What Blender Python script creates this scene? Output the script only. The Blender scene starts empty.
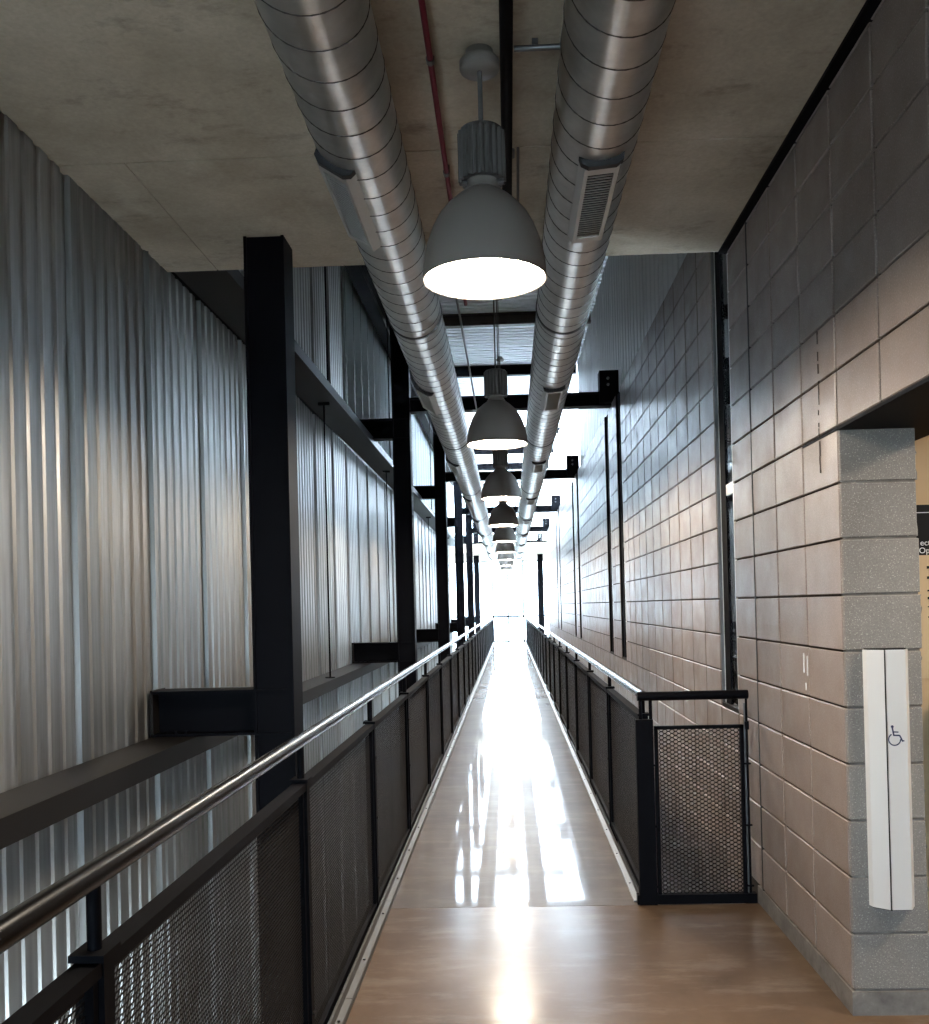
import bpy, bmesh, math, random
import numpy as np
from mathutils import Matrix, Vector
random.seed(7)
PI = math.pi
SC = bpy.context.scene
COL = SC.collection

# ------------------------------------------------------------------ camera
CAMZ = 1.5045
F_PX, YAW, PITCH, ROLL, CX, CY = 961.88, 0.0349, 0.0076, -0.0247, 475.62, 598.92
fw = Vector((-math.sin(YAW)*math.cos(PITCH), math.cos(YAW)*math.cos(PITCH), math.sin(PITCH)))
rt = Vector((math.cos(YAW), math.sin(YAW), 0))
up = rt.cross(fw)
r2 = math.cos(ROLL)*rt + math.sin(ROLL)*up
u2 = -math.sin(ROLL)*rt + math.cos(ROLL)*up
cam_d = bpy.data.cameras.new('camera')
cam = bpy.data.objects.new('camera', cam_d); COL.objects.link(cam)
M = Matrix((r2, u2, -fw)).transposed().to_4x4(); M.translation = (0, 0, CAMZ)
cam.matrix_world = M
cam_d.sensor_fit = 'HORIZONTAL'; cam_d.sensor_width = 36.0
cam_d.lens = F_PX*36.0/929
cam_d.shift_x = (464.5-CX)/929
cam_d.shift_y = (CY-512)/929
cam_d.clip_start = 0.02; cam_d.clip_end = 400
SC.camera = cam

def project(x, y, z):
    d = Vector((x, y, z-CAMZ)); k = d.dot(fw)
    if k < 0.05: return None
    return CX+F_PX*d.dot(r2)/k, CY-F_PX*d.dot(u2)/k

# ------------------------------------------------------------------ world, exposure
W = bpy.data.worlds.new('overcast_sky'); SC.world = W; W.use_nodes = True
bg = W.node_tree.nodes['Background']
bg.inputs['Color'].default_value = (0.68, 0.84, 1.0, 1)
bg.inputs['Strength'].default_value = 7.0
SC.view_settings.view_transform = 'Standard'; SC.view_settings.look = 'None'
SC.view_settings.gamma = 1.0; SC.view_settings.use_curve_mapping = False
SC.view_settings.exposure = 1.92
LAMP_STRENGTH = 60.0
cy = SC.cycles
cy.max_bounces = 9; cy.diffuse_bounces = 5; cy.glossy_bounces = 4; cy.transparent_max_bounces = 16
cy.sample_clamp_indirect = 8.0
cy.caustics_reflective = True; cy.caustics_refractive = False

# ------------------------------------------------------------------ materials
def mat(name, color=(.5,.5,.5), rough=.5, metal=0.0, spec=.5, coat=0.0, coat_rough=.1):
    m = bpy.data.materials.new(name); m.use_nodes = True
    b = m.node_tree.nodes['Principled BSDF']
    b.inputs['Base Color'].default_value = (*color, 1)
    b.inputs['Roughness'].default_value = rough
    b.inputs['Metallic'].default_value = metal
    b.inputs['Specular IOR Level'].default_value = spec
    b.inputs['Coat Weight'].default_value = coat
    b.inputs['Coat Roughness'].default_value = coat_rough
    return m
class NT:
    def __init__(s, m): s.t = m.node_tree; s.n = s.t.nodes; s.l = s.t.links; s.b = s.n['Principled BSDF']
    def pos(s, scale=(1,1,1)):
        g = s.n.new('ShaderNodeNewGeometry'); mp = s.n.new('ShaderNodeMapping')
        mp.inputs['Scale'].default_value = scale
        s.l.new(g.outputs['Position'], mp.inputs['Vector']); return mp.outputs['Vector']
    def noise(s, vec, scale, detail=4, rough=.55):
        n = s.n.new('ShaderNodeTexNoise'); n.inputs['Scale'].default_value = scale
        n.inputs['Detail'].default_value = detail; n.inputs['Roughness'].default_value = rough
        s.l.new(vec, n.inputs['Vector']); return n.outputs['Fac']
    def ramp(s, fac, stops):
        r = s.n.new('ShaderNodeValToRGB'); e = r.color_ramp.elements
        while len(e) < len(stops): e.new(.5)
        for i, (p, c) in enumerate(stops):
            e[i].position = p
            e[i].color = (*c, 1) if isinstance(c, tuple) else (c, c, c, 1)
        s.l.new(fac, r.inputs['Fac']); return r.outputs['Color']
    def mix(s, a, b, fac, mode='MIX'):
        m = s.n.new('ShaderNodeMix'); m.data_type = 'RGBA'; m.blend_type = mode
        for i, v in ((6, a), (7, b)):
            if isinstance(v, tuple): m.inputs[i].default_value = (*v, 1)
            else: s.l.new(v, m.inputs[i])
        if isinstance(fac, float): m.inputs[0].default_value = fac
        else: s.l.new(fac, m.inputs[0])
        return m.outputs[2]
    def rand(s):
        o = s.n.new('ShaderNodeObjectInfo'); return o.outputs['Random']
    def to(s, sock, name): s.l.new(sock, s.b.inputs[name])
    def bump(s, fac, strength=.2, dist=.01):
        b = s.n.new('ShaderNodeBump'); b.inputs['Strength'].default_value = strength
        b.inputs['Distance'].default_value = dist
        s.l.new(fac, b.inputs['Height']); s.l.new(b.outputs['Normal'], s.b.inputs['Normal'])

MT = {}
# concrete of the ceiling
m = MT['concrete'] = mat('board_cast_concrete', rough=.75, spec=.3); t = NT(m)
v = t.pos(); big = t.noise(t.pos((1,1,1)), 1.6, 5, .6)
c = t.ramp(big, [(.3, (.35,.29,.215)), (.5, (.46,.385,.295)), (.72, (.58,.495,.39))])
st = t.noise(t.pos((1.1,2.0,1)), 2.6, 7, .72)
c = t.mix(c, (.15,.12,.09), t.ramp(st, [(.56, 0.0), (.74, .75)]))
c = t.mix(c, (.66,.58,.47), t.ramp(t.noise(t.pos((1.1,.7,1)), 2.1, 5, .6), [(.55, 0.0), (.75, .6)]))
fine = t.noise(v, 60, 3, .6)
c = t.mix(c, t.ramp(fine, [(.3, .75), (.7, 1.0)]), .6, 'MULTIPLY')
t.to(c, 'Base Color'); t.bump(fine, .15, .004)
# blocks
def block_mat(name, lo, hi, speck, rough):
    m = mat(name, rough=rough, spec=.45); t = NT(m); v = t.pos()
    n = t.noise(v, 2.3, 5, .6)
    c = t.ramp(n, [(.3, lo), (.7, hi)])
    r = t.ramp(t.rand(), [(0, .84), (1, 1.08)])
    c = t.mix(c, r, .8, 'MULTIPLY')
    grain = t.noise(v, 140, 3, .7)
    c = t.mix(c, t.ramp(grain, [(.35, .72), (.6, 1.0)]), .7, 'MULTIPLY')
    sp = t.noise(v, 210, 2, .5)
    c = t.mix(c, (.62,.58,.52), t.ramp(sp, [(.60, 0.0), (.70, speck)]))
    dk = t.noise(t.pos((1,1,.6)), 11, 5, .7)
    c = t.mix(c, (.10,.085,.07), t.ramp(dk, [(.66, 0.0), (.78, .45)]))
    t.to(c, 'Base Color')
    rr = t.ramp(t.noise(v, 6, 4, .6), [(.3, rough-.08), (.7, rough+.12)]); t.to(rr, 'Roughness')
    t.bump(grain, .25, .003); return m
MT['block'] = block_mat('sealed_concrete_block', (.205,.162,.142), (.275,.222,.197), .30, .38)
MT['block_cut'] = block_mat('ground_face_block', (.175,.16,.143), (.245,.225,.203), .55, .62)
MT['mortar'] = mat('dark_mortar', (.06,.051,.046), .9, 0, .1)
m = MT['mortar_light'] = mat('base_grout', (.17,.155,.14), .8); t = NT(m)
t.to(t.ramp(t.noise(t.pos(), 9, 6, .7), [(.35, (.10,.09,.08)), (.6, (.17,.155,.14)), (.78, (.34,.32,.28))]), 'Base Color')
# polished floor
def floor_mat(name, lo, mid, hi, r0, r1, coat, sp):
    m = mat(name, rough=.42, spec=sp, coat=coat, coat_rough=r0); t = NT(m); v = t.pos()
    n = t.noise(v, 1.7, 6, .65)
    c = t.ramp(n, [(.3, lo), (.5, mid), (.72, hi)])
    s = t.noise(t.pos((1.0, 3.2, 1)), 2.2, 6, .7)
    c = t.mix(c, (.30,.25,.20), t.ramp(s, [(.50, 0.0), (.80, .40)]))
    t.to(c, 'Base Color')
    t.to(t.ramp(t.noise(v, 3.3, 5, .65), [(.35, r0), (.7, r1)]), 'Coat Roughness')
    t.bump(t.noise(t.pos((2.2,1.1,1)), 1.8, 3, .5), .035, .02); return m
MT['floor'] = floor_mat('polished_brown_concrete', (.060,.037,.022), (.090,.058,.036), (.128,.088,.058), .14, .24, .36, .10)
MT['deck'] = floor_mat('polished_grey_brown_concrete', (.075,.060,.050), (.105,.086,.073), (.14,.118,.102), .03, .06, .70, .10)
# galvanised sheet of the corrugated walls
def sheet_mat(name, lo, hi, rough):
    m = mat(name, rough=rough, metal=.85); t = NT(m)
    n = t.noise(t.pos((6,6,.25)), 3.0, 5, .6)
    c = t.ramp(n, [(.3, lo), (.7, hi)])
    c = t.mix(c, t.ramp(t.rand(), [(0, .78), (1, 1.1)]), .9, 'MULTIPLY')
    t.to(c, 'Base Color')
    t.to(t.ramp(t.noise(t.pos((9,9,.5)), 4, 4, .6), [(.3, rough-.07), (.7, rough+.1)]), 'Roughness')
    return m
MT['sheet'] = sheet_mat('galvanised_sheet', (.24,.24,.235), (.40,.40,.39), .41)
m = MT['sheet_white'] = mat('white_ribbed_sheet', (.64,.65,.66), .42, .1)
MT['roof'] = mat('white_roof_deck', (.86,.88,.90), .5)
# spiral duct
m = MT['duct'] = mat('galvanised_spiral_duct', rough=.28, metal=1.0); t = NT(m)
n = t.noise(t.pos((1,1,1)), 5, 5, .65)
t.to(t.ramp(n, [(.3, (.48,.47,.45)), (.7, (.72,.71,.68))]), 'Base Color')
t.to(t.ramp(t.noise(t.pos((1,2,1)), 9, 4, .6), [(.3, .33), (.7, .40)]), 'Roughness')
MT['seam'] = mat('duct_lockseam', (.10,.10,.10), .4, .9)
MT['seam_dark'] = mat('duct_joint_band', (.10,.10,.10), .5, .8)
MT['steel'] = mat('black_painted_steel', (.0016,.0018,.0032), .6, 0, .06)
MT['steel_soft'] = mat('dark_primed_steel', (.009,.008,.0075), .5, 0, .2)
MT['rail'] = mat('polished_dark_tube', (.004,.0036,.0036), .26, 0, .12)
MT['mesh'] = mat('black_expanded_metal', (.006,.005,.0045), .5, 0, .15)
MT['galv'] = mat('worn_galvanised_strip', (.13,.13,.13), .42, .8)
MT['alu'] = mat('anodised_aluminium', (.82,.81,.79), .36, .45)
MT['grille'] = mat('pale_grille_metal', (.52,.51,.48), .45, .5)
MT['rubber'] = mat('black_rubber', (.01,.01,.012), .6)
MT['lamp'] = mat('grey_lamp_enamel', (.17,.152,.135), .5, 0, .3)
MT['lamp_dark'] = mat('dark_grey_cast_housing', (.07,.066,.062), .55, 0, .3)
MT['red'] = mat('red_pipe_paint', (.13,.006,.018), .5, 0, .2)
MT['brown'] = mat('brown_primer', (.045,.028,.024), .55)
MT['tan'] = mat('kraft_board', (.46,.31,.17), .7)
MT['tan2'] = mat('kraft_sheet', (.50,.36,.21), .7)
MT['ink'] = mat('printed_black', (.004,.004,.005), .6, 0, .15)
MT['paper'] = mat('printed_white', (.6,.6,.6), .6)
MT['plaster'] = mat('pale_plaster', (.55,.50,.44), .8)
MT['ground'] = mat('pale_paving', (.62,.61,.57), .8)
MT['blue'] = mat('dark_blue_icon', (.012,.018,.07), .5)
def emis(name, col, s):
    m = bpy.data.materials.new(name); m.use_nodes = True; nt = m.node_tree
    nt.nodes.remove(nt.nodes['Principled BSDF']); e = nt.nodes.new('ShaderNodeEmission')
    e.inputs['Color'].default_value = (*col, 1); e.inputs['Strength'].default_value = s
    nt.links.new(e.outputs[0], nt.nodes['Material Output'].inputs['Surface']); return m
MT['glow'] = emis('lit_lamp_lens', (1.0, .86, .70), LAMP_STRENGTH)
def glass_mat(name, tint):
    m = bpy.data.materials.new(name); m.use_nodes = True; nt = m.node_tree
    nt.nodes.remove(nt.nodes['Principled BSDF'])
    tr = nt.nodes.new('ShaderNodeBsdfTransparent'); tr.inputs['Color'].default_value = (*tint, 1)
    gl = nt.nodes.new('ShaderNodeBsdfGlossy'); gl.inputs['Roughness'].default_value = .02
    fr = nt.nodes.new('ShaderNodeFresnel'); fr.inputs['IOR'].default_value = 1.45
    mx = nt.nodes.new('ShaderNodeMixShader')
    nt.links.new(fr.outputs[0], mx.inputs[0]); nt.links.new(tr.outputs[0], mx.inputs[1]); nt.links.new(gl.outputs[0], mx.inputs[2])
    nt.links.new(mx.outputs[0], nt.nodes['Material Output'].inputs['Surface']); return m
MT['glass'] = glass_mat('clear_glass', (.93,.96,.97))
m = MT['frost'] = bpy.data.materials.new('translucent_channel_glazing'); m.use_nodes = True; nt = m.node_tree
nt.nodes.remove(nt.nodes['Principled BSDF'])
tl = nt.nodes.new('ShaderNodeBsdfTranslucent'); tl.inputs['Color'].default_value = (.96,.97,.98,1)
df = nt.nodes.new('ShaderNodeBsdfDiffuse'); df.inputs['Color'].default_value = (.8,.84,.86,1)
mx = nt.nodes.new('ShaderNodeMixShader'); mx.inputs[0].default_value = .08
nt.links.new(tl.outputs[0], mx.inputs[1]); nt.links.new(df.outputs[0], mx.inputs[2])
nt.links.new(mx.outputs[0], nt.nodes['Material Output'].inputs['Surface'])
MT['glass_dark'] = glass_mat('tinted_glass', (.35,.40,.42))

# ------------------------------------------------------------------ mesh helpers
class MB:
    def __init__(s): s.v = []; s.f = []; s.sm = []
    def add(s, vs, fs, smooth=False):
        o = len(s.v); s.v += [tuple(p) for p in vs]
        s.f += [tuple(i+o for i in f) for f in fs]; s.sm += [smooth]*len(fs); return s
    def box(s, x0, x1, y0, y1, z0, z1):
        vs = [(x,y,z) for z in (z0,z1) for y in (y0,y1) for x in (x0,x1)]
        return s.add(vs, [(0,2,3,1),(4,5,7,6),(0,1,5,4),(2,6,7,3),(0,4,6,2),(1,3,7,5)])
    def bbox(s, x0, x1, y0, y1, z0, z1, b=.003):
        # box with chamfered edges
        bm = bmesh.new(); bmesh.ops.create_cube(bm, size=1)
        for v in bm.verts:
            v.co = ((x0+x1)/2+v.co.x*(x1-x0), (y0+y1)/2+v.co.y*(y1-y0), (z0+z1)/2+v.co.z*(z1-z0))
        bmesh.ops.bevel(bm, geom=bm.edges[:], offset=b, segments=1, affect='EDGES')
        bm.verts.index_update()
        s.add([v.co[:] for v in bm.verts], [[v.index for v in f.verts] for f in bm.faces]); bm.free(); return s
    def tube(s, p0, p1, r, n=12, cap=True, r1=None):
        p0 = Vector(p0); p1 = Vector(p1); d = (p1-p0).normalized()
        a = d.orthogonal().normalized(); b = d.cross(a); r1 = r if r1 is None else r1
        vs = []
        for p, q in ((p0, r), (p1, r1)):
            for i in range(n):
                t = 2*PI*i/n; vs.append(p+a*(q*math.cos(t))+b*(q*math.sin(t)))
        s.add(vs, [(i,(i+1)%n,n+(i+1)%n,n+i) for i in range(n)], True)
        if cap: s.add(vs, [tuple(reversed(range(n))), tuple(range(n,2*n))])
        return s
    def lathe(s, prof, n=32, c=(0,0,0)):
        vs = []
        for r, z in prof:
            for i in range(n):
                t = 2*PI*i/n; vs.append((c[0]+r*math.cos(t), c[1]+r*math.sin(t), c[2]+z))
        fs = []
        for k in range(len(prof)-1):
            for i in range(n):
                fs.append((k*n+i, k*n+(i+1)%n, (k+1)*n+(i+1)%n, (k+1)*n+i))
        return s.add(vs, fs, True)
    def prism(s, poly, axis, a, b):
        # extrude a 2-D polygon along an axis from a to b
        def P(u, w, h): return {'x': (h,u,w), 'y': (u,h,w), 'z': (u,w,h)}[axis]
        n = len(poly); vs = [P(u,w,a) for u,w in poly]+[P(u,w,b) for u,w in poly]
        return s.add(vs, [(i,(i+1)%n,n+(i+1)%n,n+i) for i in range(n)]+[tuple(reversed(range(n))), tuple(range(n,2*n))])
    def mesh(s, name, m):
        me = bpy.data.meshes.new(name); me.from_pydata(s.v, [], s.f)
        me.polygons.foreach_set('use_smooth', s.sm)
        if m: me.materials.append(MT[m])
        bm = bmesh.new(); bm.from_mesh(me); bmesh.ops.recalc_face_normals(bm, faces=bm.faces); bm.to_mesh(me); bm.free()
        me.update(); return me
    def build(s, name, m, parent=None, loc=None):
        return place(name, s.mesh(name, m), parent, loc)
def place(name, me, parent=None, loc=None):
    o = bpy.data.objects.new(name, me); COL.objects.link(o)
    if parent: o.parent = parent
    if loc: o.location = loc
    return o
def tag(o, label, cat, group=None):
    o['label'] = label; o['category'] = cat
    if group: o['group'] = group
    return o
def struct(o, label=None):
    o['kind'] = 'structure'
    if label: o['label'] = label
    return o
def stuff(o): o['kind'] = 'stuff'; return o
def empty(name, loc=(0,0,0)):
    o = bpy.data.objects.new(name, None); COL.objects.link(o); o.location = loc; o.empty_display_size = .1; return o
ORD = ['first','second','third','fourth','fifth','sixth','seventh','eighth','ninth','tenth','eleventh','twelfth']

# ------------------------------------------------------------------ key dimensions (metres)
XW = 1.200          # face of the block wall
XL = -1.82          # face of the corrugated wall
ZC = 3.361          # soffit of the concrete ceiling
YC = 5.16           # far edge of that ceiling
Y0 = 3.5194         # corner of the opening
BL, BH, BASE = .4064, .2032, .0895
TOPN = 18
YEND = 40.2
ROOF = 5.75
BAYS = [4.80+6.096*i for i in range(6)]
DX0, DX1 = -.632, .615
YB = -3.6           # back of the near room

# ------------------------------------------------------------------ the setting: floors
fl = MB().box(DX0, 4.2, YB, 4.815, -.30, 0).build('floor', 'floor'); struct(fl, 'polished brown concrete floor')
fl2 = MB().box(DX0, DX1, 4.819, YEND, -.22, 0).build('bridge_floor', 'deck'); struct(fl2, 'polished concrete deck of the long footbridge')
struct(MB().box(DX0+.1, DX1-.1, 4.6, YEND-.01, -.5, -.223).build('bridge_girder', 'steel_soft'))
struct(MB().box(-6, 6, -5.2, 41, -3.5, -3.2).build('floor_lower', 'ground'), 'pale floor of the storey below')
struct(MB().box(-90, 90, -60, 160, -3.9, -3.6).build('ground_outside', 'ground'), 'pale paving outside')

# ceiling slab with cast panels
ce = struct(MB().box(-1.95, 4.3, YB, YC, ZC+.006, ZC+.32).build('ceiling', 'concrete'), 'cast concrete ceiling slab')
xs = [-1.815, -1.535, -.205, 1.162]
ys = [YB, -2.35, -1.1, .15, 1.4, 2.645, 3.89, YC]
def cpanel(x0, x1, y0, y1):
    g = .004
    MB().box(x0+g, x1-g, y0+g, y1-g, ZC, ZC+.008).build('panel', 'concrete', ce)
for i in range(len(xs)-1):
    for j in range(len(ys)-1):
        if j < len(ys)-2:
            if i == 0: cpanel(xs[0], xs[2], ys[j], ys[j+1])
            elif i == 2: cpanel(xs[2], xs[3], ys[j], ys[j+1])
        elif i == 1 and j == len(ys)-2:
            cpanel(xs[i], -.62, ys[j], ys[j+1]); cpanel(-.62, xs[i+1], ys[j], 4.74); cpanel(-.62, xs[i+1], 4.74, ys[j+1])
        else: cpanel(xs[i], xs[i+1], ys[j], ys[j+1])
MB().box(1.26, 4.2, YB, Y0+.8, ZC-.0, ZC+.008).build('panel', 'concrete', ce)
struct(MB().box(1.160, 1.262, YB, YC, ZC-.012, ZC+.007).build('trim_1', 'steel'), 'black reveal between ceiling and block wall')

# far low slab over the end of the bridge
struct(MB().box(-2.6, 2.6, 33.4, YEND+.2, ZC, ZC+.34).build('ceiling_far', 'concrete'), 'low concrete slab over the far end')
struct(MB().box(-2.05, 1.5, YC-.22, YC-.02, ZC+.30, ROOF+.2).build('wall_above_ceiling', 'plaster'), 'upstand wall above the concrete ceiling edge')
# roof deck with ribs
rb = MB(); P = .1524; y = YC+.02; prof = []
while y < 20.05:
    prof += [(y, ROOF), (y+.078, ROOF), (y+.085, ROOF+.055), (y+.145, ROOF+.055)]; y += P
vs = [(x, a, b) for x in (-2.0, 1.45) for a, b in prof]; n = len(prof)
rb.add(vs, [(i, i+1, n+i+1, n+i) for i in range(n-1)])
rd = struct(rb.build('roof_deck', 'roof'), 'white ribbed metal roof deck'); 
struct(MB().box(-2.0, 1.45, YC, 20.05, ROOF+.06, ROOF+.2).build('roof_cover', 'roof'))

# ------------------------------------------------------------------ left wall of corrugated sheet
wl = struct(MB().box(XL-.22, XL-.06, YB, 30.6, -3.2, ROOF).build('wall_left', 'steel_soft'), 'wall of galvanised corrugated sheet')
def sheet_mesh(width, z0, z1, name, m, nrib=7, dk=1.0):
    p = width/nrib; pts = []
    for k in range(nrib):
        y = k*p
        if k < nrib-1: pts += [(y, 0), (y+p*.58, -.001), (y+p*.66, -.009), (y+p*.90, -.009), (y+p*.98, 0)]
        else: pts += [(y, 0), (y+p*.45, -.001), (y+p*.52, -.015), (y+p*.985, -.016), (y+p*1.0, -.001)]
    pts = [(a, b+.010*(1-a/width)) for a, b in pts]+[(width+.001, .012)]      # each sheet laps over the next
    b = MB(); n = len(pts)
    b.add([(x, y, z) for z in (z0, z1) for y, x in pts], [(i, i+1, n+i+1, n+i) for i in range(n-1)])
    me = b.mesh(name, m); return me
PW = .858
sm_low = sheet_mesh(PW, -3.2, ZC+.02, 'panel', 'sheet')
y = 3.985-8*PW-.5*0; k = 0
while y < 30:
    o = place('panel', sm_low, wl, (XL, y, 0)); o.rotation_euler.z = math.radians(random.uniform(-.7, .7)); y += PW
sm_up = sheet_mesh(PW, ZC+.10, ROOF, 'panel', 'sheet')
y = 4.843
while y < 10.6:
    place('panel', sm_up, wl, (XL, y, 0)); y += PW
# right upper sheet wall above the blocks
ZT = BASE+BH*TOPN
wru = struct(MB().box(XW+.16, XW+.28, YC+.02, 17.0, ZT, ROOF).build('wall_right_upper', 'steel_soft'), 'white ribbed sheet above the block wall')
sm_r = sheet_mesh(.88, ZT-.01, ROOF, 'panel', 'sheet_white', 4)
for i in range(13):
    o = place('panel', sm_r, wru, (XW+.115, 5.30+.9*(i+1)-.02, 0)); o.rotation_euler.z = PI
# white back of the space around the ledge is left open to the sky through glass
# ------------------------------------------------------------------ right wall of blocks
wr = struct(MB().box(XW+.012, XW+.27, Y0+.02, Y0+BL*4, -3.2, BASE+BH*TOPN).build('wall_right', 'mortar'), 'wall of stacked concrete blocks')
SLOTS = [4, 16, 19, 31, 34, 46, 49]
edges = [4]+SLOTS[1:]+[64]
def core(k0, k1, z0, z1):
    if k1 > k0: MB().box(XW+.012, XW+.27, Y0+BL*k0, Y0+BL*k1, z0, z1).build('core', 'mortar', wr)
prev = 5
for s in SLOTS[1:]+[64]:
    core(prev, s, -3.2, ZT); prev = s+1
for s in SLOTS: core(s, s+1, -3.2, BASE+BH*4-.012)
core(-9, 0, BASE+BH*10+.03, ZT)
core(-9, .05, ZC-.3, ZT)
G, GY = .0042, .0078
def block_mesh(dep=.05, name='block'): return MB().bbox(0, dep, GY, BL-GY, G, BH-G, .003).mesh(name, 'block')
bm_std = block_mesh()
cands = []
for k in range(-9, 64):
    for nn in range(-12, TOPN):
        if k < 0 and nn < 10: continue
        if k == 0 and 0 <= nn < 10: continue          # corner blocks are built apart
        if k in SLOTS and nn >= 4: continue
        yy = Y0+BL*k; zz = BASE+BH*nn
        if nn < 0:
            if k < 4: continue
        if yy < YC-.2 and zz > ZC: continue
        a = project(XW, yy+.03, zz+BH/2); b = project(XW, yy+BL, zz+BH/2); area = 0
        if a and b and b[0] < 929 and -20 < b[1] < 1040:
            area = abs(a[0]-b[0])*BH*F_PX/(yy+.2)
        cands.append((area, k, nn, yy, zz))
cands.sort(reverse=True)
rest = MB(); bt = MB().bbox(0, .05, G, BL-G, G, BH-G, .003)
for i, (a, k, nn, yy, zz) in enumerate(cands):
    if i < 285:
        place('block', bm_std, wr, (XW+random.uniform(-.0012, .0012), yy, zz))
    else:
        rest.box(XW, XW+.04, yy+GY+.002, yy+BL-GY-.002, zz+G+.0015, zz+BH-G-.0015)
stuff(rest.build('block_field', 'block', wr))
# corner blocks with their ground jamb faces, ragged along the inner edge
for nn in range(10):
    z0 = BASE+BH*nn+G; z1 = z0+BH-2*G
    place('block', MB().bbox(XW, XW+.012, Y0+.002, Y0+BL-G, z0, z1, .002).mesh('block', 'block'), wr)
    right = XW+.277+random.uniform(-.004, .004)
    me = MB().bbox(XW+.004, right, Y0-.006, Y0+.05, z0, z1, .003).mesh('jamb_block', 'block_cut')
    o = place('jamb_block', me, wr); o['label'] = 'grey ground-face jamb block'
    rag = []; 
    for q in range(9): rag.append((right-.01+random.uniform(.002, .018), z0+(z1-z0)*q/8))
    poly = [(right-.03, z0)]+rag+[(right-.03, z1)]
    MB().prism(poly, 'y', Y0+.004, Y0+.06).build('broken_edge', 'block_cut', wr)
MB().box(XW+.01, XW+.272, Y0-.001, Y0+.03, .0, 2.12).build('jamb_core', 'mortar_light', wr)
# control joint
MB().box(XW-.0015, XW+.02, Y0+BL*3-.006, Y0+BL*3+.006, 0, ZC).build('control_joint', 'rubber', wr)
# base course
MB().prism([(XW-.003, 4.83), (XW-.003, Y0-.009), (XW+.275, Y0-.009), (XW+.275, Y0+.03), (XW+.03, Y0+.03), (XW+.03, 4.83)], 'z', 0, BASE-.004).build('base_course', 'mortar_light', wr)
# cement streaks and patched holes
sk = MB()
for (yy, z0, z1) in [(3.705, 2.24, 2.52), (3.712, 1.98, 2.22)]:
    zz = z0
    while zz < z1:
        h = random.uniform(.008, .045); d = random.uniform(-.003, .003); hw_ = random.uniform(.0012, .0045)
        sk.box(XW-.0032, XW+.002, yy+d-hw_, yy+d+hw_, zz, min(zz+h, z1)); zz += h+random.choice((0, .004, .012, .03))
sk.build('dark_drip', 'mortar', wr)
sk = MB()
for (yy, z0, z1) in [(3.985, 1.20, 1.28), (3.94, 1.19, 1.27), (3.965, 1.13, 1.16)]:
    sk.box(XW-.003, XW+.002, yy-.003, yy+.003, z0, z1)
sk.build('white_drip', 'paper', wr)
# lintel steel
lin = struct(MB().box(XW-.004, XW+.40, YB+.1, Y0+.40, 2.108, 2.118).build('lintel_plate', 'steel'), 'dark steel lintel plate over the opening')
MB().box(XW+.005, XW+.40, YB+.1, Y0-.01, 2.118, 2.20).build('lintel_web', 'steel_soft', lin)
for k in range(-9, 0): pass

# slot windows in the block wall
for i, s in enumerate(SLOTS):
    ya, yb = Y0+BL*s, Y0+BL*(s+1); za = BASE+BH*4; zb = ZT if s != 4 else ZT
    w = struct(empty('window_%d' % (i+1), (XW+.14, (ya+yb)/2, za)), 'narrow slot window in the block wall')
    L = lambda o: o
    def bar(nm, m, x0, x1, y0, y1, z0, z1):
        return MB().box(x0-(XW+.14), x1-(XW+.14), y0-(ya+yb)/2, y1-(ya+yb)/2, z0-za, z1-za).build(nm, m, w)
    bar('frame_jamb', 'galv' if i == 0 else 'steel', XW+.004, XW+.02, yb-(.008 if i == 0 else .03), yb+.001, za, zb)
    bar('frame_jamb', 'alu' if i == 0 else 'steel', XW+.02, XW+.26, yb-.03, yb-.001, za, zb)
    bar('frame_jamb', 'alu', XW+.004, XW+.26, ya-.001, ya+.018, za, zb)
    bar('sill', 'steel_soft', XW+.004, XW+.26, ya, yb, za-.012, za+.02)
    bar('transom', 'alu' if i == 0 else 'steel', XW+.022, XW+.16, ya+.018, yb-.03, 2.085, 2.145)
    bar('frame_post', 'steel', XW+.02, XW+.07, yb-.15, yb-.03, za+.02, zb)
    bar('pane', 'glass', XW+.028, XW+.034, ya+.018, yb-.15, za+.02, 2.085)
    bar('pane', 'glass', XW+.028, XW+.034, ya+.018, yb-.15, 2.15, zb)

# ------------------------------------------------------------------ glazing
def window(name, label, axis, pos, a0, a1, z0, z1, step, m='steel', pw=.05, trans=(), glass='glass', md=.04):
    # vertical glazed wall; axis 'x' -> plane X = pos running in Y, axis 'y' -> plane Y = pos running in X
    w = struct(empty(name, (pos, (a0+a1)/2, z0) if axis == 'x' else ((a0+a1)/2, pos, z0)), label)
    mid = (a0+a1)/2
    def bar(nm, mm, u0, u1, w0, w1, d):
        b = MB()
        if axis == 'x': b.box(-d, d, u0-mid, u1-mid, w0-z0, w1-z0)
        else: b.box(u0-mid, u1-mid, -d, d, w0-z0, w1-z0)
        return b.build(nm, mm, w)
    n = max(1, round((a1-a0)/step)); st = (a1-a0)/n
    zs = [z0]+list(trans)+[z1]
    for i in range(n+1): bar('mullion', m, a0+st*i-pw/2, a0+st*i+pw/2, z0, z1, md)
    for zz in zs: bar('rail', m, a0, a1, zz-pw/2, zz+pw/2, md*.9)
    for i in range(n):
        for j in range(len(zs)-1): bar('pane', glass, a0+st*i+pw/2, a0+st*(i+1)-pw/2, zs[j]+pw/2, zs[j+1]-pw/2, .004)
    return w
window('window_8', 'bright left clerestory glazing above the steel ledge', 'x', XL-.05, 10.75, 33.4, ZC+.12, ROOF, .61, 'galv', .018, (), 'frost', .006)
window('window_9', 'bright right clerestory glazing above the block wall', 'x', XW+.14, 17.05, 33.4, ZT, ROOF, 1.5, 'galv', .03, (), 'frost', .006)
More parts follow.
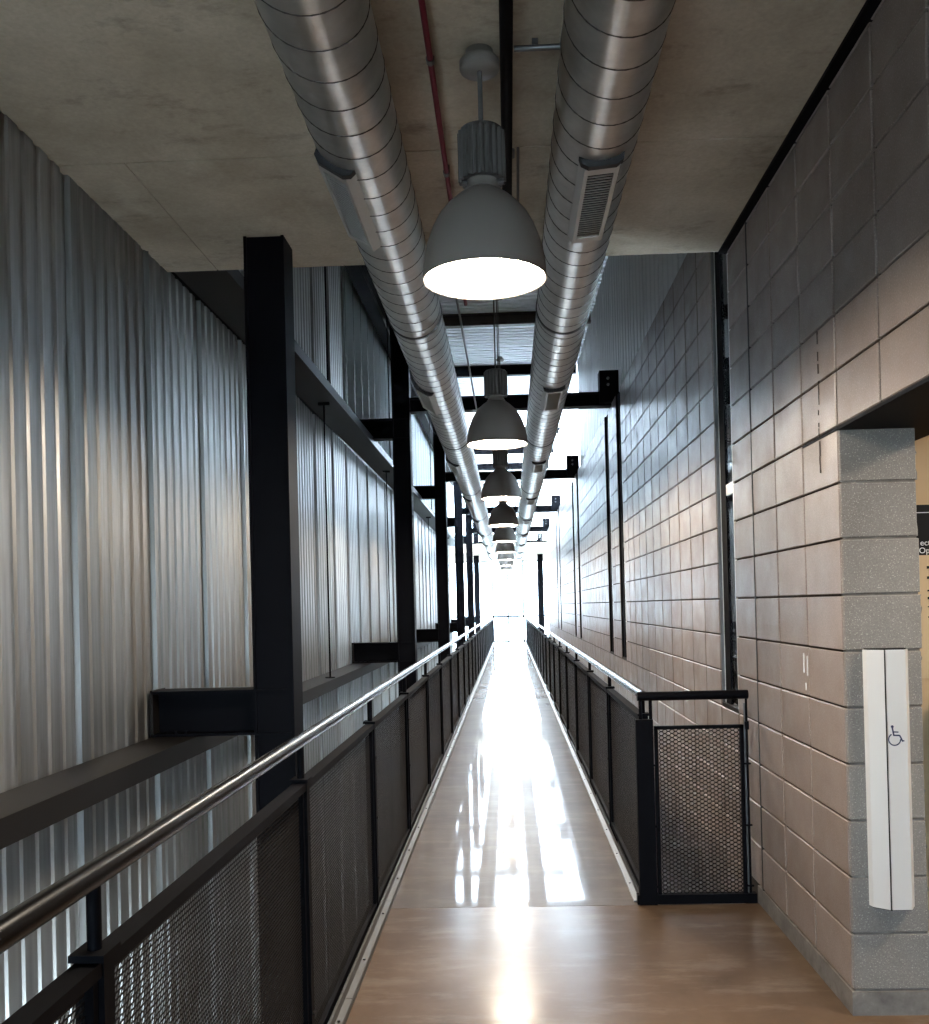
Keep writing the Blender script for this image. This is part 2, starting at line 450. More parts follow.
window('window_10', 'clerestory glazing above the low far slab', 'y', 33.4, -1.9, 1.4, ZC+.34, ROOF, 1.1, 'steel', .05, ())
window('window_11', 'tall glazed end wall of the bridge', 'y', YEND, -2.6, 2.5, 0.0, ZC, .64, 'steel', .065, (1.05,))
window('window_12', 'glazed side wall at the far end, left', 'x', -2.6, 30.6, YEND, -3.2, ZC, 1.5, 'steel', .05, (0,))
window('window_13', 'glazed side wall at the far end, right', 'x', 2.6, 29.6, YEND, -3.2, ZC, 1.5, 'steel', .05, (0,))
window('window_14', 'glazed end wall of the lower storey', 'y', YEND+.02, -2.6, 2.6, -3.2, -.25, 1.3, 'steel', .05, ())
# rooflights, between purlins, beyond the deck
rl = struct(empty('window_15', (0, 25.7, ROOF)), 'glazed rooflight strip beyond the roof deck')
for i in range(4):
    ya = 20.08+3.33*i
    for (xa, xb) in [(-2.0, -.9), (-.88, .25), (.27, 1.45)]:
        MB().box(xa, xb, ya-25.7, ya+3.27-25.7, .03, .04).build('pane', 'frost', rl)
    MB().box(-2.0, 1.45, ya-.06-25.7, ya-25.7, -.02, .06).build('glazing_bar', 'steel', rl)
struct(MB().box(-2.0, -1.87, YC, 33.4, ROOF, ROOF+.2).build('trim_2', 'steel_soft'))

# ------------------------------------------------------------------ steel columns on the left
def wbeam_x(b, x0, x1, yc, z0, z1, w=.165, tf=.013, tw=.010):
    b.box(x0, x1, yc-w/2, yc+w/2, z0, z0+tf); b.box(x0, x1, yc-w/2, yc+w/2, z1-tf, z1)
    b.box(x0, x1, yc-tw/2, yc+tw/2, z0+tf, z1-tf); return b
XC0, XC1 = -1.270, -1.070
def column(i, yc):
    t = empty('steel_column', (-1.17, yc, -3.2))
    top = ZC if i == 0 else ROOF-.06
    def B(nm, fn, m='steel'):
        b = MB(); fn(b); b.v = [(x+1.17, y-yc, z+3.2) for x, y, z in b.v]; return b.build(nm, m, t)
    B('flange', lambda b: b.box(XC0, XC0+.014, yc-.1, yc+.1, -3.2, top))
    B('flange', lambda b: b.box(XC1-.014, XC1, yc-.1, yc+.1, -3.2, top))
    B('web', lambda b: b.box(XC0+.014, XC1-.014, yc-.085, yc-.073, -3.2, top))
    def stub(z0, z1):
        s = B('bracket_beam', lambda b: wbeam_x(b, XL+.030, XC0, yc-.0, z0, z1, .18))
        s2 = B('end_plate', lambda b: b.box(XL+.030, XL+.042, yc-.09, yc+.09, z0-.005, z1+.005), 'steel_soft'); 
        for zz in (z0+.006, z1-.006): B('stiffener', lambda b: b.box(XC0+.014, XC1-.014, yc-.1, yc+.09, zz-.006, zz+.006))
        for q in range(3): B('bolt', lambda b: b.tube((XL+.10+.05*q, yc-.07, z0+.013), (XL+.10+.05*q, yc-.07, z0+.026), .011, 6))
    stub(.895, 1.120)
    if i > 0: stub(3.425, 3.650)
    where = ['standing just before the edge of the concrete ceiling'] + ['%s beyond the concrete ceiling edge' % ORD[q] for q in range(5)]
    tag(t, 'black wide-flange steel column beside the left guardrail, '+where[i], 'column', 'steel columns beside the left guardrail')
for i, yc in enumerate(BAYS): column(i, yc)
# right column near the end
t = empty('steel_column', (1.17, 35.3, 0))
MB().box(-.1, -.086, -.1, .1, -.3, ZC).build('flange', 'steel', t); MB().box(.086, .1, -.1, .1, -.3, ZC).build('flange', 'steel', t)
MB().box(-.086, .086, -.006, .006, -.3, ZC).build('web', 'steel', t)
tag(t, 'black steel column standing past the end of the block wall', 'column')

# cross beams above the ducts, one at each column line
for i, yc in enumerate(BAYS[1:]):
    t = empty('cross_beam', (0, yc, 3.72))
    def B(nm, fn, m='steel'):
        b = MB(); fn(b); b.v = [(x, y-yc, z-3.72) for x, y, z in b.v]; return b.build(nm, m, t)
    B('girder', lambda b: wbeam_x(b, XC1, XW+.05, yc, 3.72, 3.875, .165))
    B('end_plate', lambda b: b.box(1.07, XW+.085, yc-.10, yc+.10, 3.755, 4.11))
    for zz in (3.95, 4.02): B('bolt', lambda b: b.tube((1.165, yc-.115, zz), (1.165, yc-.1, zz), .016, 8), 'galv')
    tag(t, 'black steel beam crossing above the ducts, %s beyond the concrete ceiling edge' % ORD[i], 'beam', 'cross beams above the ducts')
# roof purlins
yy = YC+2.6; k = 0; purl = []
for k, yy in enumerate([7.85, 10.9, 13.95, 17.0, 20.05, 22.9, 25.8, 28.65]):
    t = empty('roof_purlin', (0, yy, ROOF-.18))
    mm = 'brown' if k in (0, 2) else 'steel'
    wb = MB(); wbeam_x(wb, -1.62, XW+.08, 0, 0, .175, .12); wb.build('girder', mm, t)
    tag(t, '%s steel purlin under the roof, %s beyond the concrete ceiling edge' % ('brown' if mm == 'brown' else 'black', ORD[k]), 'beam', 'roof purlins')

for x0, x1, lab in [(-1.80, -1.63, 'black steel edge beam under the roof above the corrugated wall')]:
    t = empty('edge_beam', ((x0+x1)/2, 18, ROOF-.30)); h = (x1-x0)/2
    MB().box(-h, h, -12.8, 13.4, 0, .014).build('flange', 'steel', t); MB().box(-h, h, -12.8, 13.4, .266, .28).build('flange', 'steel', t)
    MB().box(-.006, .006, -12.8, 13.4, .014, .266).build('web', 'steel', t); tag(t, lab, 'beam')
# ledges along the corrugated wall
def ledge(z0, z1, x1, y0, y1, label):
    t = empty('steel_ledge', ((XL+x1)/2, (y0+y1)/2, z0)); cx = (XL+x1)/2; cyy = (y0+y1)/2
    def B(nm, m, xa, xb, za, zb, ya=y0, yb=y1): return MB().box(xa-cx, xb-cx, ya-cyy, yb-cyy, za-z0, zb-z0).build(nm, m, t)
    return t, B
t, B = ledge(.80, .893, -1.565, YB, 30.0, '')
B('top_plate', 'steel_soft', XL+.030, -1.565, .881, .893); B('front_flange', 'steel_soft', -1.577, -1.565, .80, .881); B('back_flange', 'steel_soft', XL+.030, XL+.042, .80, .881)
tag(t, 'dark steel channel ledge along the corrugated wall at guardrail height', 'ledge')
t, B = ledge(3.375, 3.46, -1.50, YC+.01, 30.0, '')
B('bottom_plate', 'steel_soft', XL+.030, -1.50, 3.375, 3.387); B('front_flange', 'steel_soft', -1.512, -1.50, 3.387, 3.46); B('back_flange', 'steel_soft', XL+.030, XL+.042, 3.387, 3.46)
tag(t, 'dark steel channel ledge along the corrugated wall level with the ceiling', 'ledge')
for i, yy in enumerate([8.6, 13.0, 19.8, 25.9]):
    t = empty('hanger_rod', (-1.625, yy, .893))
    MB().tube((0,0,0), (0,0,2.482), .008, 8).build('rod', 'steel', t)
    MB().tube((0,0,0), (0,0,.008), .045, 12).build('washer_plate', 'steel', t)
    MB().box(-.05, .05, -.012, .012, 2.455, 2.48).build('clip', 'steel', t)
    tag(t, 'thin black hanger rod between the two steel ledges, %s beyond the first column' % ORD[i], 'rod', 'hanger rods between the ledges')
    if yy < 20:
        o = MB().tube((0,0,0), (0,0,ROOF-3.46-.02), .008, 8).build('tie_rod', 'steel', None, (-1.53, yy-.3, 3.45))
        tag(o, 'thin black tie rod above the upper ledge, %s beyond the ceiling edge' % ORD[i], 'rod', 'tie rods above the upper ledge')

# ------------------------------------------------------------------ ducts
R_D, Z_D = .147, 3.140
joints = [-2.3, 1.5, 5.30, 9.1, 12.9, 16.7, 20.5, 24.3, 28.1, 31.9, 35.7]
PITCH_S = .155
def seam_mesh(length, ph):
    nseg = int(length/PITCH_S*28); b = MB(); vs = []; fs = []
    hw, h = .0032, .0022
    for i in range(nseg+1):
        a = 2*PI*i/28+ph; y = i*PITCH_S/28
        for dy, dr in ((-hw, -.001), (-hw*.5, h), (hw*.5, h), (hw, -.001)):
            r = R_D+dr; vs.append((r*math.cos(a), y+dy, r*math.sin(a)))
        if i: 
            o = 4*i; fs += [(o-4+q, o-3+q, o+1+q, o+q) for q in range(3)]
    b.add(vs, fs, True); return b.mesh('spiral_seam', 'seam')
def pipe_mesh(length, r, n=40):
    b = MB(); vs = []
    for yy in (0, length):
        for i in range(n): vs.append((r*math.cos(2*PI*i/n), yy, r*math.sin(2*PI*i/n)))
    b.add(vs, [(i,(i+1)%n,n+(i+1)%n,n+i) for i in range(n)], True); return b.mesh('duct_section', 'duct')
sec = pipe_mesh(3.8, R_D); sea = seam_mesh(3.8, .4)
bb = MB(); vs = []
for yy, rr in ((-.018, R_D), (-.014, R_D+.005), (.014, R_D+.005), (.018, R_D)):
    for i in range(40): vs.append((rr*math.cos(2*PI*i/40), yy, rr*math.sin(2*PI*i/40)))
bb.add(vs, [(k*40+i, k*40+(i+1)%40, (k+1)*40+(i+1)%40, (k+1)*40+i) for k in range(3) for i in range(40)], True)
band = bb.mesh('joint_band', 'seam_dark')
# register: local frame, Y along the duct, -Z facing out of the duct, origin on the duct axis
RL, RW = .66, .060
zo = -(R_D+.012)
def reg_parts():
    P = []
    # sloping side cheeks
    b = MB()
    for s in (-1, 1):
        b.add([(s*RW, 0, zo), (s*RW, RL, zo), (s*(RW+.022), RL, zo+.045), (s*(RW+.022), 0, zo+.045),
               (s*(RW-.003), 0, zo), (s*(RW-.003), RL, zo), (s*(RW+.019), RL, zo+.045), (s*(RW+.019), 0, zo+.045)],
              [(0,1,2,3),(4,7,6,5),(0,4,5,1),(3,2,6,7),(0,3,7,4),(1,5,6,2)])
    P.append(('cheek', b.mesh('cheek', 'grille')))
    b = MB(); b.box(-RW, -RW+.014, 0, RL, zo-.003, zo+.003); b.box(RW-.014, RW, 0, RL, zo-.003, zo+.003)
    b.box(-RW, RW, 0, .045, zo-.003, zo+.003); b.box(-RW, RW, RL-.045, RL, zo-.003, zo+.003)
    P.append(('frame', b.mesh('frame', 'grille')))
    b = MB().prism([(-RW-.022, zo+.055), (-RW-.012, zo+.01), (-RW+.012, zo-.006), (RW-.012, zo-.006), (RW+.012, zo+.01), (RW+.022, zo+.055)], 'y', -.028, 0)
    P.append(('end_cap', b.mesh('end_cap', 'rubber')))
    b = MB().prism([(-RW-.022, zo+.055), (-RW, zo), (RW, zo), (RW+.022, zo+.055)], 'y', RL, RL+.006)
    P.append(('end_cap', b.mesh('end_cap', 'grille')))
    b = MB().box(-RW+.012, RW-.012, .04, RL-.04, zo+.012, zo+.014); P.append(('backing', b.mesh('backing', 'rubber')))
    sl = MB().add([(-RW+.012, -.002, zo), (RW-.012, -.002, zo), (RW-.012, .004, zo+.006), (-RW+.012, .004, zo+.006),
                   (-RW+.012, -.004, zo+.001), (RW-.012, -.004, zo+.001), (RW-.012, .002, zo+.007), (-RW+.012, .002, zo+.007)],
                  [(0,1,2,3),(4,7,6,5),(0,4,5,1),(3,2,6,7),(0,3,7,4),(1,5,6,2)]).mesh('slat', 'grille')
    return P, sl
RP, SLAT = reg_parts()
def duct(x, ang, label):
    t = empty('spiral_duct', (x, joints[0], Z_D))
    for j, yj in enumerate(joints[:-1]):
        s = place('duct_section', sec, t, (0, yj-joints[0], 0))
        place('spiral_seam', sea, s)
    for yj in joints[1:-1]: place('joint_band', band, t, (0, yj-joints[0], 0))
    for q in range(9):
        yr = 3.265+3.42*q
        r = MB().box(-.04, .04, .1, RL-.1, -R_D-.006, -R_D+.02).build('register', 'rubber', t, (0, yr-joints[0], 0))
        r.rotation_euler.y = ang
        for nm, me in RP: place(nm, me, r)
        ns = 27
        for i in range(ns): place('slat', SLAT, r, (0, .055+(RL-.11)*i/(ns-1), 0))
    tag(t, label, 'duct')
duct(-.484, math.radians(33), 'galvanised spiral air duct nearer the corrugated wall')
duct(.338, math.radians(-5), 'galvanised spiral air duct nearer the block wall')

# ------------------------------------------------------------------ pendant lamps
LZ = 2.592
shade_prof = [(.2065,0),(.207,.012),(.2035,.05),(.197,.09),(.187,.13),(.170,.175),(.148,.215),(.120,.248),(.090,.275),(.066,.292),(.056,.30)]
inner = [(r-.005, z+.001) for r, z in reversed(shade_prof[:-1])]
shade_me = MB().lathe(shade_prof+[(.05,.297)]+inner+[(.2065,0)], 48).mesh('shade', 'lamp')
lens_b = MB(); lens_b.lathe([(.0005,.006),(.10,.008),(.16,.012),(.198,.022),(.198,.026),(.0005,.026)], 40)
lens_me = lens_b.mesh('lens', 'glow')
neck_me = MB().lathe([(.0005,.296),(.060,.296),(.062,.302),(.054,.306),(.054,.330),(.066,.335),(.0005,.337)], 32).mesh('neck', 'lamp')
fin = MB(); fv = []; NF = 20
for z in (.330, .492):
    for i in range(NF*4):
        a = 2*PI*i/(NF*4); r = .080 if i % 4 in (0, 1) else .071; fv.append((r*math.cos(a), r*math.sin(a), z))
n = NF*4; fin.add(fv, [(i,(i+1)%n,n+(i+1)%n,n+i) for i in range(n)]); fin.add(fv, [tuple(reversed(range(n))), tuple(range(n,2*n))])
fin.lathe([(.074,.487),(.070,.502),(.050,.509),(.0005,.511)], 32)
fin_me = fin.mesh('ballast_housing', 'lamp_dark')
screw_me = MB().tube((.050,-.030,.318),(.070,-.036,.318),.006,8).mesh('clip_screw', 'galv')
screw_me2 = MB().tube((-.050,-.030,.318),(-.070,-.036,.318),.006,8).mesh('clip_screw', 'galv')
can_me = MB().lathe([(.0005,-.070),(.020,-.069),(.064,-.066),(.067,-.060),(.067,-.036),(.062,-.030),(.046,-.028),(.046,-.0),(.0005,0)], 36).mesh('canopy', 'lamp')
LY = [3.205+3.3*i for i in range(10)]
for i, yy in enumerate(LY):
    t = empty('pendant_lamp', (-.055, yy, LZ))
    place('shade', shade_me, t); place('lens', lens_me, t); place('neck', neck_me, t); place('ballast_housing', fin_me, t)
    place('clip_screw', screw_me, t); place('clip_screw', screw_me2, t)
    ztop = ZC if (yy < YC or yy > 33.4) else ROOF
    MB().tube((0,0,.505), (0,0,ztop-LZ-.06), .0085 if yy < YC else .005, 10).build('stem', 'lamp_dark', t)
    place('canopy', can_me, t, (0,0,ztop-LZ-.0005))
    if i == 0: lab = 'large grey bell pendant lamp with ribbed housing under the concrete ceiling edge'
    else: lab = 'grey bell pendant lamp between the ducts, %s beyond the concrete ceiling edge' % ORD[i-1]
    tag(t, lab, 'lamp', 'pendant lamps along the corridor')

# ------------------------------------------------------------------ pipes on the ceiling
t = empty('red_pipe', (-.217, 2, 3.318))
MB().tube((0,-5.5,0), (0,YC+.6-2,0), .0105, 12).build('tube', 'red', t)
for yy in (2.2, 3.17, 4.0): MB().tube((0,yy-2-.012,0), (0,yy-2+.012,0), .0145, 12).build('coupling', 'galv', t); 
for yy in (2.2, 4.0): MB().box(-.012, .012, yy-2+.02, yy-2+.035, -.004, ZC-3.318).build('clip', 'galv', t)
tag(t, 'thin dark red sprinkler pipe running along the concrete ceiling', 'pipe')
t = empty('black_pipe', (.034, 1, 3.270))
MB().tube((0,-4.5,0), (0,3.35,0), .021, 16).build('tube', 'steel', t)
MB().tube((0,3.30,0), (0,3.36,0), .026, 16).build('end_cap', 'steel', t)
MB().tube((.024,2.72,0), (.024,2.78,0), .007, 8).build('fitting', 'galv', t)
for yy in (1.2, 2.62): MB().box(-.01, .01, yy, yy+.02, 0.015, ZC-3.27).build('hanger', 'steel', t)
tag(t, 'thick black pipe hung below the concrete ceiling beside the first lamp', 'pipe')
t = empty('conduit', (.13, 3.155, 3.335)); 
MB().tube((-.07,0,0), (.22,0,0), .010, 12).build('tube', 'galv', t)
MB().box(-.01, .01, -.012, .012, .006, ZC-3.335).build('clip', 'galv', t)
tag(t, 'short grey conduit crossing the concrete ceiling above the duct', 'conduit')
b = MB(); b.tube((0,0,0), (.0,.6,-.20), .006, 8); b.tube((0,.6,-.2), (-.005,.62,-.28), .005, 8)
o = b.build('grey_cable', 'galv', None, (.078, 3.75, 3.29)); tag(o, 'thin grey cable dropping from the end of the black pipe', 'cable')
b = MB(); 
for (a, c) in [((-.30,5.9,3.55),(-.26,9.0,3.34)), ((-.26,9.0,3.34),(-.25,10.8,3.75))]: b.tube(a, c, .008, 8)
o = b.build('flexible_conduit', 'galv'); tag(o, 'slack grey conduit beside the left duct beyond the ceiling edge', 'conduit')

# ------------------------------------------------------------------ guardrails
def strand(vs, fs, y0, z0, y1, z1, sw, th):
    ln = math.hypot(y1-y0, z1-z0); ny, nz = -(z1-z0)/ln*sw/2, (y1-y0)/ln*sw/2; o = len(vs)
    for (yy, zz) in ((y0, z0), (y1, z1)):
        for a, x in ((1, th/2), (1, -th/2), (-1, -th/2), (-1, th/2)): vs.append((x, yy+a*ny, zz+a*nz))
    fs += [(o, o+1, o+5, o+4), (o+1, o+2, o+6, o+5), (o+2, o+3, o+7, o+6), (o+3, o, o+4, o+7)]
def infill(vs, fs):
    me = bpy.data.meshes.new('mesh_infill'); me.from_pydata(vs, [], fs); me.materials.append(MT['mesh']); me.update(); return me
def expanded(w, h, L, S, sw, th):
    # expanded metal in the local YZ plane: staggered flat hexagonal openings
    ni = int(w/(L/2)); nj = int(h/(S/2)); vs = []; fs = []; dy, dz = w/ni, h/nj; b = dy*.28
    for i in range(ni):
        for j in range(nj+1):
            if (i+j) % 2: continue
            strand(vs, fs, i*dy-b, j*dz, i*dy+b, j*dz, sw*1.5, th)
            for q in (1, -1):
                if 0 <= j+q <= nj: strand(vs, fs, i*dy+b, j*dz, (i+1)*dy-b, (j+q)*dz, sw, th)
    return infill(vs, fs)
def raised(w, h, pitch=.0150, row=.0118, lean=.0085, sw=.0032, th=.0012):
    # raised expanded metal seen edge-on: long strands in rows, short leaning bonds between them
    vs = []; fs = []; nj = int(h/row); ni = int(w/pitch)
    for j in range(nj+1):
        strand(vs, fs, 0, j*row, w, j*row, sw, th)
        if j < nj:
            for i in range(ni): 
                y = i*pitch+(pitch/2 if j % 2 else 0); strand(vs, fs, y, j*row, min(y+lean, w), (j+1)*row, sw*.6, th)
    return infill(vs, fs)
SP = 1.60
MW, MH = SP-.055-.03, .855
inf_me = raised(MW, MH)
post_me = MB().box(-.024, .024, -.021, .021, -.28, .935).mesh('post', 'steel')
stan_me = MB().tube((0,0,.93), (0,0,1.055), .0125, 10).mesh('stanchion', 'steel')
plate_me = MB().box(-.03, .03, -.035, .035, .932, .944).mesh('cap_plate', 'steel')
bolt_me = MB().tube((0,0,0), (.006,0,0), .008, 8).mesh('bolt', 'steel_soft')
fb = MB(); hy = (SP-.05)/2
fb.box(-.022, .022, -hy, hy, .905, .930); fb.box(-.018, .018, -hy, hy, .012, .042)
fb.box(-.015, .015, -hy, -hy+.018, .042, .905); fb.box(-.015, .015, hy-.018, hy, .042, .905)
frame_me = fb.mesh('panel_frame', 'steel')
def guardrail(x, y0, npan, zrail, ystart, yend, side, label):
    t = empty('guardrail', (x, y0, 0))
    MB().tube((0, ystart-y0, zrail), (0, yend-y0, zrail), .0225, 20).build('handrail', 'rail', t)
    for k in range(npan+1):
        yy = k*SP
        if y0+yy > yend+.1: break
        p = place('post', post_me, t, (0, yy, 0)); place('stanchion', stan_me, t, (0, yy, zrail-1.07)); place('cap_plate', plate_me, t, (0, yy, 0))
        for zz in (.16, .46, .76): place('bolt', bolt_me, p, ((.024 if side < 0 else -.030), 0, zz))
        if k < npan and y0+yy+SP <= yend+.2:
            f = place('panel_frame', frame_me, t, (0, yy+SP/2, 0))
            m = stuff(place('mesh_infill', inf_me, f, (0, -MW/2, .046)))
    return tag(t, label, 'railing')
zL, zR = 1.068, 1.034
guardrail(-.712, 0.0, 24, zL, -1.4, 38.9, -1, 'black guardrail with expanded-metal panels along the corrugated wall side')
guardrail(.660, 4.895, 21, zR, 4.8535, 38.9, 1, 'black guardrail with expanded-metal panels along the block wall side')
o = MB().tube((-.70,38.85,1.045), (.66,38.85,1.045), .026, 12).build('end_rail', 'rail'); 
t = empty('end_barrier', (0, 38.95, 0)); o.parent = t; o.name = 'handrail'; o.location = (0, -38.85, 0)
for x in (-.33, .31): MB().tube((x,0,0), (x,0,1.04), .012, 10).build('post', 'steel', t)
MB().tube((-.69,0,.5), (.63,0,.5), .008, 8).build('midrail', 'steel', t)
tag(t, 'thin handrail closing the far end of the bridge before the glass', 'railing')
# return panel between the guardrail corner and the block wall
YG = 4.83
t = empty('return_barrier', (.9, YG, 0))
def B(nm, m, x0, x1, z0, z1, y0=-.016, y1=.016): return MB().box(x0-.9, x1-.9, y0, y1, z0, z1).build(nm, m, t)
B('corner_post', 'steel', .612, .698, 0.0, .92, -.024, .02)
B('base_channel', 'steel', .60, 1.188, .004, .050, -.022, .022)
MB().tube((.625-.9,0,1.034), (1.172-.9,0,1.034), .0225, 18).build('top_rail', 'steel', t)
for x in (.640, .690): MB().tube((x-.9,0,.91), (x-.9,0,1.02), .009, 8).build('stanchion', 'steel', t)
pf = MB(); 
for a in [(.705,.722,.05,.885),(1.128,1.145,.05,.885),(.705,1.145,.868,.885)]: pf.box(a[0]-.9, a[1]-.9, -.014, .014, a[2], a[3])
pf = pf.build('panel_frame', 'steel', t)
gm = expanded(.405, .815, .034, .0206, .0042, .001); gm.name = 'mesh_infill'
o = stuff(place('mesh_infill', gm, pf, (1.128-.9, 0, .052))); o.rotation_euler.z = PI/2
for x in (1.163,): MB().tube((x-.9,0,.05), (x-.9,0,1.02), .006, 8).build('rod', 'steel', t)
MB().tube((.694-.9,-.02,.05), (.694-.9,-.02,.9), .004, 6).build('rod', 'steel', t)
MB().box(1.151-.9, 1.158-.9, .0, .012, .05, .99).build('strip', 'galv', t)
for z in (.69, .385, .085):
    B('tie', 'steel', 1.14, 1.178, z-.004, z+.004, -.006, .006); B('tie', 'steel', .69, .71, z-.004, z+.004, -.006, .006)
B('collar', 'steel', 1.153, 1.173, .86, .90, -.01, .01)
tag(t, 'black framed expanded-metal panel closing the gap beside the block wall', 'railing')

# galvanised edge strips with bolts beside the deck
for x0, x1, y0, lab in [(-.682, -.634, -1.2, 'worn galvanised edge strip along the floor by the left guardrail'), (.617, .628, 4.86, 'worn galvanised edge strip along the bridge by the right guardrail')]:
    t = empty('edge_strip', ((x0+x1)/2, y0, 0)); cx = (x0+x1)/2
    if x1-x0 > .03:
        seg = y0
        while seg < 38:
            L = 1.22
            b = MB(); b.prism([(x0-cx, -.05), (x1-cx, -.05), (x1-cx, .004), (x1-cx-.006, .012), (x0-cx+.016, .014), (x0-cx+.010, .034), (x0-cx, .034)], 'y', seg-y0+.002, seg-y0+L-.002)
            b.build('strip_length', 'galv', t); seg += L
        for q in range(30):
            MB().tube((.004, .4+.61*q, .012), (.004, .4+.61*q, .018), .006, 6).build('bolt', 'steel_soft', t)
    else:
        b = MB().prism([(-.034, .001), (.002, .001), (.004, .028), (-.001, .030), (-.006, .012), (-.034, .008)], 'y', 0, 34)
        b.build('strip_length', 'galv', t)
        for q in range(24):
            MB().tube((-.018, .3+.61*q, .008), (-.018, .3+.61*q, .013), .006, 6).build('bolt', 'steel_soft', t)
    tag(t, lab, 'edge strip', 'edge strips of the bridge deck')

# ------------------------------------------------------------------ door actuator column on the jamb
AZ0, AZ1 = .392, 1.318; yf = Y0-.006
t = empty('door_actuator', (1.343, yf, AZ0))
def PR(nm, m, poly, z0=0, z1=AZ1-AZ0):
    return MB().prism([(x-1.343, y-yf) for x, y in poly], 'z', z0, z1).build(nm, m, t)
d = .062
PR('body', 'steel', [(1.272, yf), (1.414, yf), (1.414, yf-.020), (1.392, yf-d+.006), (1.324, yf-d+.006), (1.274, yf-.020)])
PR('side_plate', 'alu', [(1.266, yf), (1.272, yf-.024), (1.318, yf-d), (1.321, yf-d+.006), (1.275, yf-.018), (1.272, yf)], .004, AZ1-AZ0-.004)
fp = PR('push_plate', 'alu', [(1.325, yf-d-.001), (1.393, yf-d-.001), (1.418, yf-.022), (1.420, yf), (1.414, yf), (1.412, yf-.02), (1.391, yf-d+.006), (1.325, yf-d+.006)], .004, AZ1-AZ0-.004)
# wheelchair symbol
ic = MB(); ox, oz = 1.352, 1.014; yi = yf-d-.0022
def dot(cx_, cz_, r):
    n = 14; ic.prism([(cx_+r*math.cos(2*PI*i/n), cz_+r*math.sin(2*PI*i/n)) for i in range(n)], 'y', yi, yi+.0015)
def seg(ax, az, bx, bz, w):
    dx, dz = bx-ax, bz-az; l = math.hypot(dx, dz); nx, nz = -dz/l*w/2, dx/l*w/2
    ic.prism([(ax+nx, az+nz), (bx+nx, bz+nz), (bx-nx, bz-nz), (ax-nx, az-nz)], 'y', yi, yi+.0015)
S = .058
def U(a, b): return ox+(a-.5)*S, oz+(b-.5)*S
dot(*U(.30, 1.0), .07*S*1.2)
seg(*U(.30,.93), *U(.38,.46), .085*S); seg(*U(.34,.68), *U(.66,.66), .07*S); seg(*U(.36,.47), *U(.72,.46), .085*S)
seg(*U(.72,.47), *U(.90,.10), .085*S); seg(*U(.87,.10), *U(1.0,.14), .075*S)
cx_, cz_ = .42, .22
pts = [U(cx_+.36*math.cos(a), cz_+.36*math.sin(a)) for a in [math.radians(120+q*15) for q in range(17)]]
for a, b in zip(pts, pts[1:]): seg(*a, *b, .07*S)
ic.v = [(x-1.343, y-yf, z-AZ0) for x, y, z in ic.v]
o = ic.build('wheelchair_symbol', 'blue', t); o['label'] = 'dark blue wheelchair symbol'
tag(t, 'tall faceted aluminium door actuator with wheelchair symbol on the block jamb', 'door actuator')

# ------------------------------------------------------------------ the room beyond the opening
struct(MB().box(XW+.29, 4.2, 4.30, 4.42, 0, ZC).build('wall_side_room', 'tan'), 'tan wall of the side room')
struct(MB().box(4.2, 4.35, YB, 4.42, 0, ZC).build('wall_side_room_end', 'plaster'))
window('window_16_offscreen', 'glazed doorway behind the corridor entrance', 'y', YB, -1.7, .3, 0.0, 2.4, 1.0, 'steel', .05, ())
wb = struct(MB().box(.3, 4.3, YB-.1, YB, -.3, ZC).build('wall_back', 'plaster'), 'pale wall behind the corridor')
MB().box(-2.0, .3, YB-.1, YB, 2.43, ZC).build('door_head', 'plaster', wb); MB().box(-2.0, -1.73, YB-.1, YB, -.3, 2.43).build('door_side', 'plaster', wb)
struct(MB().box(-2.0, 4.3, YB-.1, YB, -3.2, -.3).build('wall_back_lower', 'plaster'), 'pale wall of the lower storey')
yb = 4.298
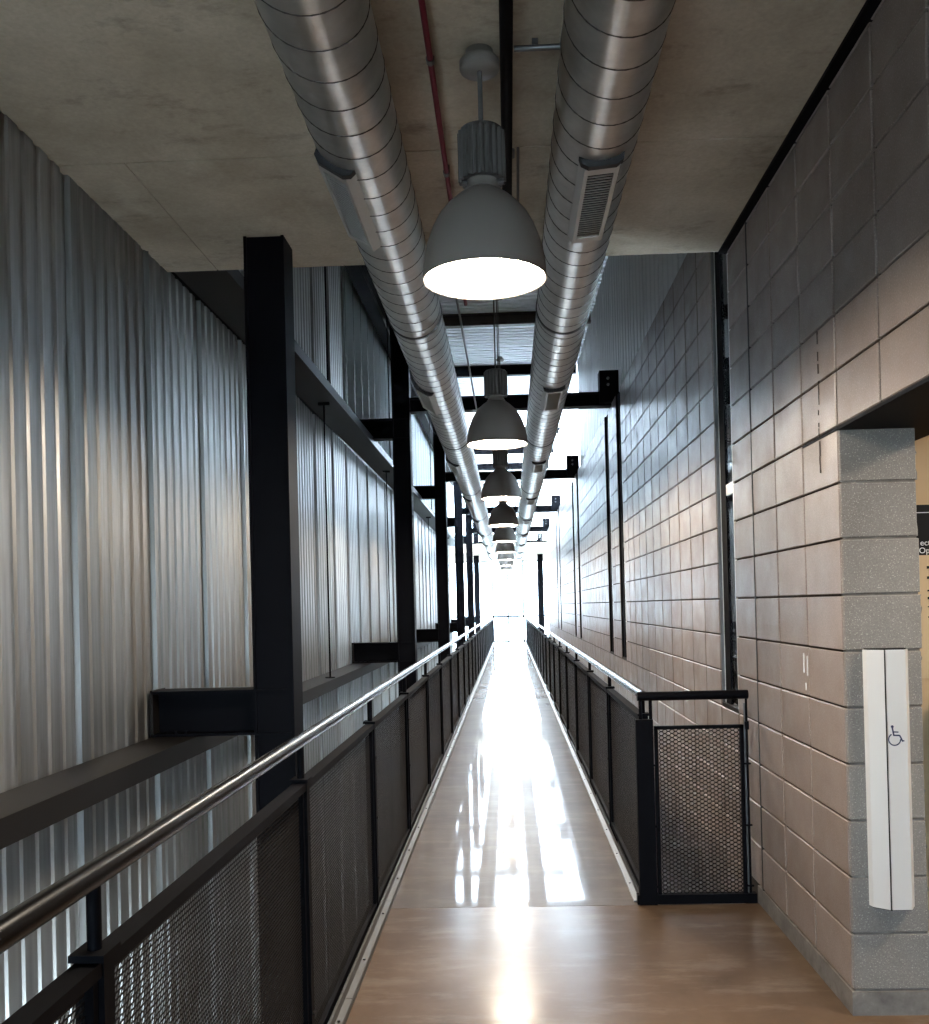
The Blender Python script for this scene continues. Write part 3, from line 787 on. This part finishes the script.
t = empty('black_poster', (2.1, yb, 1.65))
MB().box(-.36, .5, -.006, 0, .024, .252).build('sheet', 'ink', t)
MB().box(-.36, .5, -.0075, -.006, .216, .219).build('white_rule', 'paper', t)
def text(s, size, x, z, m, parent, nm='lettering'):
    c = bpy.data.curves.new(nm, 'FONT'); c.body = s; c.size = size; c.extrude = .0006
    o = bpy.data.objects.new(nm, c); COL.objects.link(o)
    dg = bpy.context.evaluated_depsgraph_get(); me = bpy.data.meshes.new_from_object(o.evaluated_get(dg))
    bpy.data.objects.remove(o); me.materials.clear(); me.materials.append(MT[m])
    o = place(nm, me, parent, (x, -.0072, z)); o.rotation_euler.x = PI/2; return o
text('ect', .036, -.290, .073, 'paper', t); text('Opp', .036, -.296, .039, 'paper', t)
tag(t, 'black poster with white lettering on the tan wall of the side room', 'poster')
t = empty('kraft_notice', (2.1, yb, 1.12))
MB().box(-.36, .5, -.008, 0, .02, .56).build('sheet', 'tan2', t)
for z, w in [(.50, .012), (.455, .012), (.40, .008), (.365, .012), (.33, .006), (.285, .006), (.14, .03)]:
    MB().box(-.265 if w < .03 else -.24, -.10 if w < .03 else -.226, -.0095, -.008, z, z+w).build('printed_line', 'ink', t)
tag(t, 'tan kraft notice sheet below the black poster in the side room', 'notice')
o = MB().prism([(-.34, -.75), (.6, -.75), (.6, .45), (-.16, .45), (-.30, .22)], 'y', -.05, 0).build('leaning_board', 'steel_soft', None, (2.1, 4.10, .76))
tag(o, 'dark brown board leaning in the side room beyond the jamb', 'board')

# the side room's own lamp, beyond the right edge of the picture: the tan wall is lit by it
t = empty('pendant_lamp_offscreen', (2.75, 2.6, LZ))
for nm, me in (('shade', shade_me), ('lens', lens_me), ('neck', neck_me), ('ballast_housing', fin_me)): place(nm, me, t)
MB().tube((0,0,.505), (0,0,ZC-LZ-.06), .0085, 10).build('stem', 'lamp_dark', t)
place('canopy', can_me, t, (0,0,ZC-LZ-.0005))
tag(t, 'grey bell pendant lamp in the side room opposite the black poster', 'lamp')
